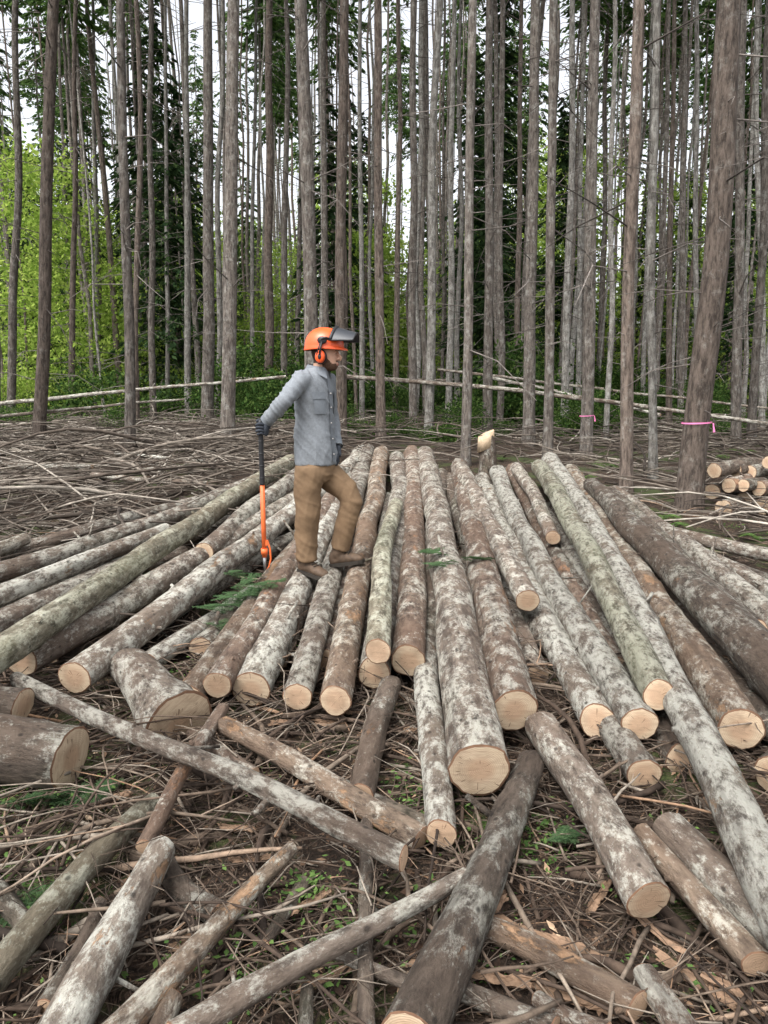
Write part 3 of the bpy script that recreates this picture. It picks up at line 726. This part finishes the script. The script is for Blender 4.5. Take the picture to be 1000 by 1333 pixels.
GLOVE=plain('work_glove',(.035,.04,.05),.8,.2,.3,30); EYE=plain('eye',(.5,.47,.44),.3,.4,.0); IRIS=plain('iris',(.05,.03,.02),.2); LIP=plain('lip',(.36,.15,.12),.5)
STEEL=plain('steel',(.3,.3,.3),.35,.6,.2)
STEEL.node_tree.nodes['Principled BSDF'].inputs['Metallic'].default_value=.8
ORTOOL=plain('tool_orange',(.66,.13,.035),.45,.4,.25,15)
def evalmesh(mb,name,mats,voxel,smooth=4,folds=None):
    o=mb.obj(name,mats,parent=MAN,origin=root)
    r=o.modifiers.new('r','REMESH'); r.mode='VOXEL'; r.voxel_size=voxel; r.use_smooth_shade=True
    s=o.modifiers.new('s','SMOOTH'); s.iterations=smooth; s.factor=.5
    dg=bpy.context.evaluated_depsgraph_get(); dg.update()
    me=bpy.data.meshes.new_from_object(o.evaluated_get(dg)); o.modifiers.clear(); o.data=me
    if folds:
        me.update(); nrm=[v.normal.copy() for v in me.vertices]
        for v,nn_ in zip(me.vertices,nrm): v.co=v.co+nn_*folds(v.co+root)
    me.polygons.foreach_set('use_smooth',[True]*len(me.polygons)); me.update()
    return o
def ridge(p,fr):
    return (1-abs(noise.noise(Vector((p.x*fr[0],p.y*fr[1],p.z*fr[2]+p.x*fr[3]))))*2.2)
fa=math.radians(28); f=Vector((math.cos(fa),-math.sin(fa),0)); rt=Vector((f.y,-f.x,0)); UP=Vector((0,0,1))
mb=MB()
ts=[(604,411,.164,.146),(590,411,.166,.148),(570,410,.162,.142),(548,410,.160,.134),(525,410,.172,.134),(508,409,.185,.128),(497,409,.184,.116),(489,410,.156,.098),(483,412,.105,.080),(478,414,.068,.066)]
mb.loft([(M_(u,v),rt*w*S,f*d*S) for v,u,w,d in ts],32)
shR=M_(409,495)+rt*.166*S; elR=M_(369,523,-.27); wrR=M_(348,547,-.20)
shL=M_(409,495)-rt*.166*S; elL=M_(431,545,.22); wrL=M_(438,580,.06)
def arm(mb,sh,el,wr):
    inn=sh+(M_(409,500)-sh)*.35
    mb.tube([inn,sh,sh.lerp(el,.35),sh.lerp(el,.75),el,el.lerp(wr,.3),el.lerp(wr,.75),wr],[.074*S,.072*S,.063*S,.058*S,.057*S,.055*S,.047*S,.042*S],18,0,True)
arm(mb,shR,elR,wrR); arm(mb,shL,elL,wrL)
def shirtfold(p):
    d=.010*noise.noise(p*7)
    k=1.0 if ((p-elR).length<.22 or (p-shR).length<.12) else .6
    d+=k*.009*max(0,ridge(p,(5,5,13,16))-.35)/.65
    hem=max(0,1-abs(p.z-M_(411,590).z)/.20); d+=hem*.008*max(0,ridge(p,(11,11,3,0))-.3)
    return d
evalmesh(mb,'shirt',[SHIRT],.009,4,shirtfold)
mb=MB()
nk=M_(413,481)
for sg in (-1,1):
    pts=[nk-f*.066+UP*.035, nk-f*.03+rt*sg*.066+UP*.032, nk+f*.035+rt*sg*.062+UP*.018, nk+f*.078+rt*sg*.018-UP*.008]
    lo=[nk-f*.088-UP*.003, nk-f*.04+rt*sg*.095-UP*.006, nk+f*.055+rt*sg*.088-UP*.028, nk+f*.108+rt*sg*.045-UP*.062]
    vs=pts+lo; fs=[(i,i+1,i+5,i+4) for i in range(3)]; mb.add(vs,fs,0)
    mb.add([v_+(v_-nk).normalized()*.006 for v_ in vs],fs,0)
def surf(zv,ang,off=.004):
    for i in range(len(ts)-1):
        if ts[i][0]>=zv>=ts[i+1][0]:
            t=(ts[i][0]-zv)/(ts[i][0]-ts[i+1][0]); u=ts[i][1]+(ts[i+1][1]-ts[i][1])*t; w=ts[i][2]+(ts[i+1][2]-ts[i][2])*t; d=ts[i][3]+(ts[i+1][3]-ts[i][3])*t
            dirv=rt*math.sin(ang)*(w*S+off)+f*math.cos(ang)*(d*S+off)
            p=M_(u,zv)+dirv; return p+dirv.normalized()*(shirtfold(p)*.8)
def patch(mb,v0,v1,a0,a1,off=.014,mi=0,nv=6,na=6):
    vs=[surf(v0+(v1-v0)*j/nv,a0+(a1-a0)*i/na,off) for j in range(nv+1) for i in range(na+1)]
    mb.add(vs,[(j*(na+1)+i,j*(na+1)+i+1,(j+1)*(na+1)+i+1,(j+1)*(na+1)+i) for j in range(nv) for i in range(na)],mi)
patch(mb,600,490,-.09,.09,.006,0,24,2)
patch(mb,538,514,.35,.92,.007); patch(mb,519,510,.33,.95,.011)
patch(mb,538,514,-.92,-.35,.007); patch(mb,519,510,-.95,-.33,.011)
d=(wrR-elR).normalized(); mb.tube([wrR-d*.055,wrR+d*.012],[.050*S,.048*S],18,0)
d=(wrL-elL).normalized(); mb.tube([wrL-d*.055,wrL+d*.012],[.050*S,.048*S],18,0)
for v_ in (590,570,550,530,512): mb.ball(surf(v_,0,.008),.005,.005,.005,mi=1,nu=8,nv=5)
mb.obj('shirt_trim',[SHIRTD,EYE],parent=MAN,origin=root)
mb=MB()
mb.loft([(M_(411,v),rt*w*S,f*d*S) for v,w,d in [(584,.145,.122),(598,.155,.132),(612,.158,.134),(624,.145,.118)]],28)
hR=M_(403,612,-.08); kR=M_(401,668,-.085); aR=M_(400,729,-.07)
mb.tube([hR+Vector((0,0,.03)),hR,M_(400,638,-.085),kR,M_(399,696,-.07),M_(400,714,-.07),aR],[.096*S,.104*S,.098*S,.088*S,.083*S,.080*S,.078*S],20,0,True)
hL=M_(420,612,.07); kL=M_(455,643,.03); aL=M_(442,715,.04)
mb.tube([hL+Vector((-.02,0,.02)),hL,M_(437,626,.06),M_(452,639,.035),M_(457,652,.03),M_(452,678,.03),M_(446,700,.04),aL],[.096*S,.106*S,.100*S,.090*S,.084*S,.078*S,.074*S,.073*S],20,0,True)
def pantfold(p):
    d=.010*noise.noise(p*6)
    zk=abs(p.z-kR.z); za=p.z-aR.z
    k=.3+.5*math.exp(-(zk/.10)**2)+.9*math.exp(-(za/.14)**2)+.4*math.exp(-((p.z-M_(411,620).z)/.07)**2)
    k*=.6+.8*max(0,noise.noise(p*3+Vector((5,1,2)))+.3)
    d+=k*.011*max(0,ridge(p,(5,5,14,9))-.25)/.75
    d+=.005*max(0,ridge(p,(9,9,5,-12))-.4)
    return d
evalmesh(mb,'trousers',[PANTS],.009,4,pantfold)
def boot(ankle,ground,fw,name):
    fw=fw.normalized(); sd=fw.cross(UP).normalized(); up=sd.cross(fw).normalized()
    mb=MB(); g0=ground
    mb.tube([ankle+up*.03,ankle,g0+up*.07-fw*.02],[.055*S,.052*S,.050*S],18,0,True)
    secs=[(-.075,.030,.052,.040),(-.055,.044,.056,.050),(-.01,.044,.066,.058),(.05,.044,.056,.048),(.10,.050,.046,.038),(.145,.048,.040,.032),(.175,.034,.034,.024),(.188,.014,.03,.012)]
    mb.loft([(g0+fw*x*S+up*zc*S,sd*w*S,up*hh*S) for x,w,zc,hh in secs],20)
    evalmesh(mb,name,[BOOT],.007,3,lambda p:.004*noise.noise(p*25))
    mb=MB(); vs=[]
    out=[(x*1.03,w*1.1) for x,w,_,_ in secs]
    ring=[(x,w) for x,w in out]+[(x,-w) for x,w in reversed(out)]
    for z in (0,.026):
        for x,w in ring: vs.append(g0+fw*x*S+sd*w*S+up*z)
    k=len(ring); fs=[(i,(i+1)%k,k+(i+1)%k,k+i) for i in range(k)]+[tuple(reversed(range(k))),tuple(range(k,2*k))]
    mb.add(vs,fs,0,False); mb.obj(name+'_sole',[SOLE],parent=MAN,origin=root)
    mb=MB()
    for t in (0.02,.04,.06,.08): mb.tube([g0+fw*(t)*S+up*(.125-t*.5)*S-sd*.035,g0+fw*(t+.01)*S+up*(.135-t*.5)*S,g0+fw*(t)*S+up*(.125-t*.5)*S+sd*.035],[.004]*3,5)
    mb.obj(name+'_laces',[SOLE],parent=MAN,origin=root)
gR=M_(400,747,-.07); gL=M_(443,736,.04)
boot(M_(400,722,-.07),gR,Vector((.80,-.5,-.12)),'boot_right'); boot(M_(442,712,.04),gL,Vector((.97,-.12,.16)),'boot_left')
hf=Vector((math.cos(.16),-math.sin(.16),-.06)).normalized(); hl=UP.cross(hf).normalized(); hu=hf.cross(hl).normalized()
HM=Matrix((hf,hl,hu)).transposed()
chin=M_(423,482,0); HS=1.0
def hp(x,y,z): return chin+HM@(Vector((x,y,z))*HS)
mb=MB()
secs=[(0.0,.062,.015,.022),(.012,.082,-.01,.040),(.03,.090,-.04,.052),(.05,.090,-.065,.060),(.07,.088,-.082,.066),(.09,.086,-.093,.070),(.108,.083,-.098,.073),(.120,.081,-.1,.074),(.134,.086,-.102,.075),(.146,.091,-.104,.075),(.175,.088,-.105,.076),(.2,.070,-.092,.068),(.222,.035,-.055,.045),(.232,.0,-.02,.015)]
vs=[];fs=[];K=40
for z,fr,bk,w in secs:
    cx=(fr+bk)/2; ax=(fr-bk)/2
    for k in range(K):
        a=2*math.pi*k/K; ca,sa=math.cos(a),math.sin(a); e=.86
        x=cx+ax*math.copysign(abs(ca)**e,ca); y=w*math.copysign(abs(sa)**e,sa)
        if ca>0:
            dd=math.exp(-((abs(y)-.03)/.014)**2-((z-.12)/.012)**2)*.008; x-=dd
            x+=.005*math.exp(-(y/.022)**2-((z-.04)/.012)**2)
        vs.append(hp(x,y,z))
n=len(secs); fs=[(i*K+k,i*K+(k+1)%K,(i+1)*K+(k+1)%K,(i+1)*K+k) for i in range(n-1) for k in range(K)]+[tuple(reversed(range(K))),tuple((n-1)*K+k for k in range(K))]
mb.add(vs,fs)
mb.tube([hp(.078,0,.132),hp(.092,0,.112),hp(.108,0,.092),hp(.106,0,.082),hp(.084,0,.078)],[.007,.010,.013,.013,.008],12,0,True)
for sg in(-1,1):
    mb.ball(hp(.094,sg*.012,.084),.010,.008,.008,HM); mb.ball(hp(-.008,sg*.076,.105),.017,.009,.032,HM)
    mb.ball(hp(.072,sg*.031,.127),.013,.016,.008,HM); mb.ball(hp(.070,sg*.031,.113),.012,.015,.006,HM)
mb.tube([hp(.075,0,.146),hp(.084,.02,.143),hp(.078,.042,.14)],[.006]*3,8,0,True); mb.tube([hp(.075,0,.146),hp(.084,-.02,.143),hp(.078,-.042,.14)],[.006]*3,8,0,True)
mb.tube([hp(-.02,0,.06),hp(-.03,0,.0),hp(-.045,0,-.05)],[.060,.058,.066],20,0,True)
head=evalmesh(mb,'head',[SKIN,BEARD,HAIR],.0038,2)
inv=HM.transposed()
for p in head.data.polygons:
    q=inv@(p.center+root-chin)/HS
    jaw=.050+min(.06,max(0,(.058-q.x)*1.1))+.004*noise.noise(Vector(q)*120)
    if q.z<jaw and q.x>-.005 and q.z>-.012 and not(q.x>.086 and .040<q.z<.052 and abs(q.y)<.022): p.material_index=1
    elif .060<q.z<.071 and q.x>.07 and abs(q.y)<.03 and q.x<.1: p.material_index=1
    elif q.x<-.005 and q.z>.045 and abs(q.y)<.2 and q.z<.3: p.material_index=2
mb=MB()
for sg in(-1,1):
    mb.ball(hp(.0715,sg*.031,.120),.0105,.0105,.0105,HM,0); mb.ball(hp(.0795,sg*.031,.120),.004,.0055,.0055,HM,1)
    mb.tube([hp(.086,sg*.012,.139),hp(.089,sg*.028,.144),hp(.079,sg*.048,.140)],[.003,.0045,.002],8,2,True)
mb.tube([hp(.088,-.02,.046),hp(.094,-.007,.049),hp(.094,.007,.049),hp(.088,.02,.046)],[.003,.004,.004,.003],8,3,True)
mb.tube([hp(.086,-.018,.040),hp(.092,0,.040),hp(.086,.018,.040)],[.003,.0045,.003],8,3,True)
mb.obj('face_details',[EYE,IRIS,HAIR,LIP],parent=MAN,origin=root)
mb=MB(); vs=[];fs=[];NU,NV=40,16; HB=.165
def hel(th,ph,o=0):
    x=.138*math.cos(th)*math.cos(ph)**.85; y=.112*math.sin(th)*math.cos(ph)**.85; z=.118*math.sin(ph)
    z+=.010*math.exp(-(y/.022)**2)*max(0,math.sin(ph))
    return hp(-.012+x*(1+o),y*(1+o),HB+z*(1+o))
for j in range(NV+1):
    for k in range(NU): vs.append(hel(2*math.pi*k/NU,math.pi/2*min(j/NV,.999)))
fs=[(j*NU+k,j*NU+(k+1)%NU,(j+1)*NU+(k+1)%NU,(j+1)*NU+k) for j in range(NV) for k in range(NU)]
mb.add(vs,fs)
def rim(th,ex,z):
    br=.028*max(0,math.cos(th))**3
    return hp(-.012+(.138+ex)*math.cos(th)+ (br if ex>0 else 0),(.112+ex)*math.sin(th),z-.018*max(0,-math.cos(th)))
r0=[rim(2*math.pi*k/NU,0,HB+.018*max(0,-math.cos(2*math.pi*k/NU))) for k in range(NU)]; r1=[rim(2*math.pi*k/NU,.004,HB-.016) for k in range(NU)]; r2=[rim(2*math.pi*k/NU,.004,HB-.021) for k in range(NU)]; r3=[rim(2*math.pi*k/NU,-.008,HB-.021) for k in range(NU)]
mb.add(r0+r1+r2+r3,[(j*NU+(k+1)%NU,j*NU+k,(j+1)*NU+k,(j+1)*NU+(k+1)%NU) for j in range(3) for k in range(NU)])
mb.obj('helmet',[ORANGE],parent=MAN,origin=root)
mb=MB(); MZ=.090
for sg in(-1,1):
    def oval(y,rx,rz): return (hp(-.012,sg*y,MZ),HM@Vector((rx,0,0)),HM@Vector((0,0,rz)))
    mb.loft([oval(.066,.040,.050),oval(.094,.042,.052)],24,1)
    mb.loft([oval(.095,.034,.044),oval(.112,.034,.044),oval(.122,.027,.037),oval(.126,.012,.018)],24,0)
    mb.loft([oval(.1255,.013,.020),oval(.130,.010,.016)],16,1)
    mb.tube([hp(-.012,sg*.124,MZ+.01),hp(-.006,sg*.134,.14),hp(.0,sg*.126,.19)],[.007]*3,8,1,True)
    mb.tube([hp(-.034,sg*.120,MZ+.01),hp(-.024,sg*.130,.135),hp(-.012,sg*.126,.18)],[.004]*3,6,1,True)
    mb.ball(hp(.0,sg*.120,.200),.034,.012,.026,HM,1)
mb.obj('ear_muffs',[ORANGE,BLACK],parent=MAN,origin=root)
piv=Vector((.0,0,.200)); ang=math.radians(-78); RY=Matrix.Rotation(ang,3,'Y')
def vp(th,z,R=.150,ex=0):
    q=Vector(((R+ex)*math.cos(th)*.95,(R*.86+ex)*math.sin(th),z-.01)); q=RY@q*1.0; q+=piv+Vector((.015,0,-.035)); return hp(*q)
mb=MB(); vs=[];NT,NZ=20,6
for j in range(NZ+1):
    for i in range(NT+1):
        th=(i/NT-.5)*2.5; taper=1-.25*(j/NZ)*abs(i/NT-.5)*2
        vs.append(vp(th*taper,-.02-.15*j/NZ))
mb.add(vs,[(j*(NT+1)+i,j*(NT+1)+i+1,(j+1)*(NT+1)+i+1,(j+1)*(NT+1)+i) for j in range(NZ) for i in range(NT)],0)
fr=[vp((i/NT-.5)*2.5,-.02) for i in range(NT+1)]; mb.tube(fr,[.012]*len(fr),8,1,True)
fr=[vp((i/NT-.5)*2.5*.75,-.17) for i in range(NT+1)]; mb.tube(fr,[.005]*len(fr),8,1,True)
for sg in(-1,1):
    e=[vp(sg*1.25*(1-.25*j/NZ),-.02-.15*j/NZ) for j in range(NZ+1)]; mb.tube(e,[.006]*len(e),8,1,True)
    mb.tube([hp(0,sg*.126,.20),hp(.03,sg*.128,.215),vp(sg*1.22,-.02)],[(.006,.014)]*3,8,1,True)
mb.obj('face_shield',[VIS,BLACK],parent=MAN,origin=root)
TOPT=M_(339,549,-.21); BOTT=M_(345,744,-.16); td=(BOTT-TOPT).normalized()
CH=bpy.data.objects.new('cant_hook',None); link(CH); CH.location=BOTT
mb=MB()
def tp(t): return TOPT.lerp(BOTT,t)
mb.tube([TOPT-td*.012,TOPT,tp(.03),tp(.40),tp(.41)],[.012,.018,.0165,.018,.019],16,0,True)
for t in (.12,.2,.28,.36): mb.tube([tp(t),tp(t+.008)],[.0195,.0195],16,0,True)
mb.tube([tp(.405),tp(.9)],[.0165,.0165],16,1,True)
mb.tube([tp(.84),tp(.88)],[.024,.024],16,1,True)
mb.tube([tp(.88),tp(.96),tp(1.0)],[.014,.010,.003],10,2,True)
sx=Vector((1,0,0))
mb.tube([tp(.80)+sx*.012,tp(.79)+sx*.025,tp(.84)+sx*.040,tp(.91)+sx*.045,tp(.965)+sx*.03,tp(.985)+sx*.012],[.006,.007,.007,.007,.005,.002],10,1,True)
mb.box(tp(.80)+sx*.014,sx*.014,Vector((0,.012,0)),UP*.018,1)
mb.obj('shaft_and_hook',[BLACK,ORTOOL,STEEL],parent=CH,origin=BOTT)
mb=MB(); ex=Vector((1,0,0)); ey=Vector((0,1,0)); rg=.0185
def around(a,rr,dz): return TOPT+td*dz+ex*(rr*math.cos(a))+ey*(rr*math.sin(a))
for i,(dz,ln,r) in enumerate([(.016,3.6,.0105),(.038,3.9,.011),(.060,3.7,.0105),(.080,3.1,.009)]):
    n=9; pts=[around(.35-ln*k/n,rg+r*.85+(.004 if k in(2,5) else 0),dz+.004*math.sin(k)) for k in range(n+1)]
    mb.tube(pts,[r*1.15,r*1.1,r*1.12]+[r]*4+[r*.92,r*.85,r*.5],10,0,True)
pc=TOPT+td*.045+ex*.040-ey*.004
mb.loft([(TOPT+td*.0+ex*.044,ey*.020,ex*.012),(TOPT+td*.012+ex*.040,ey*.030,ex*.017),(pc,ey*.033,ex*.019),(TOPT+td*.085+ex*.038,ey*.027,ex*.016),(TOPT+td*.097+ex*.036,ey*.014,ex*.008)],18)
mb.tube([pc,pc.lerp(wrR,.5),wrR,wrR+(elR-wrR)*.12],[(.030,.024),(.030,.026),(.036,.034),(.038,.038)],16,0,True)
mb.tube([TOPT+td*.03+ex*.042+ey*.012,TOPT+td*.004+ex*.030+ey*.022,TOPT-td*.012+ex*.006+ey*.014,TOPT-td*.010-ex*.014+ey*.004,TOPT-td*.002-ex*.028-ey*.002],[.015,.014,.0125,.0115,.008],12,0,True)
mb.obj('glove_right',[GLOVE],parent=MAN,origin=root)
mb=MB(); d=(wrL-elL).normalized(); d=(d+Vector((0,0,-.8))).normalized(); s1=d.cross(ey).normalized()
mb.tube([wrL-d*.01,wrL+d*.03,wrL+d*.07,wrL+d*.088],[(.024,.030),(.022,.036),(.019,.040),(.014,.036)],14,0,True)
w2=d.cross(s1).normalized()
for i,l in enumerate((.065,.075,.07,.055)):
    b0=wrL+d*.078+w2*(-.030+.020*i)*1; 
    mb.tube([b0,b0+d*l*.45,b0+d*l*.8-s1*.014,b0+d*l*.95-s1*.03],[.0105,.010,.009,.006],10,0,True)
b0=wrL+d*.03-w2*.03; mb.tube([b0,b0-w2*.02+d*.025-s1*.01,b0-w2*.022+d*.055-s1*.02],[.013,.011,.007],10,0,True)
mb.obj('glove_left',[GLOVE],parent=MAN,origin=root)

# ------------------------------------------------------------ light, world, camera
EL,AZ=math.radians(58),math.radians(215)
w=bpy.data.worlds.new('World'); scene.world=w; w.use_nodes=True; nt=w.node_tree; g=G(nt)
sky=g.n('ShaderNodeTexSky'); sky.sky_type='NISHITA'; sky.sun_disc=False; sky.sun_elevation=EL; sky.sun_rotation=AZ; sky.dust_density=5; sky.air_density=1.0
hs=g.n('ShaderNodeHueSaturation'); hs.inputs['Saturation'].default_value=.18; hs.inputs['Value'].default_value=2.6; g.l(sky.outputs[0],hs.inputs['Color'])
bg=nt.nodes['Background']; g.l(hs.outputs[0],bg.inputs[0]); bg.inputs[1].default_value=.15
sd=bpy.data.lights.new('sun','SUN'); sd.energy=2.2; sd.angle=math.radians(28); sd.color=(1,.97,.92)
so=bpy.data.objects.new('sun',sd); link(so)
dv=Vector((math.sin(AZ)*math.cos(EL),math.cos(AZ)*math.cos(EL),math.sin(EL)))
so.rotation_euler=dv.to_track_quat('Z','Y').to_euler()
cd=bpy.data.cameras.new('camera'); cam=bpy.data.objects.new('camera',cd); link(cam)
cd.sensor_fit='VERTICAL'; cd.sensor_height=36; cd.lens=26; cd.clip_end=1000; cd.clip_start=.05
cam.location=(0,0,H); cam.rotation_euler=(math.pi/2-PITCH,0,0); scene.camera=cam
scene.view_settings.view_transform='Standard'; scene.view_settings.look='None'; scene.view_settings.exposure=0
print('objs',len(bpy.data.objects))
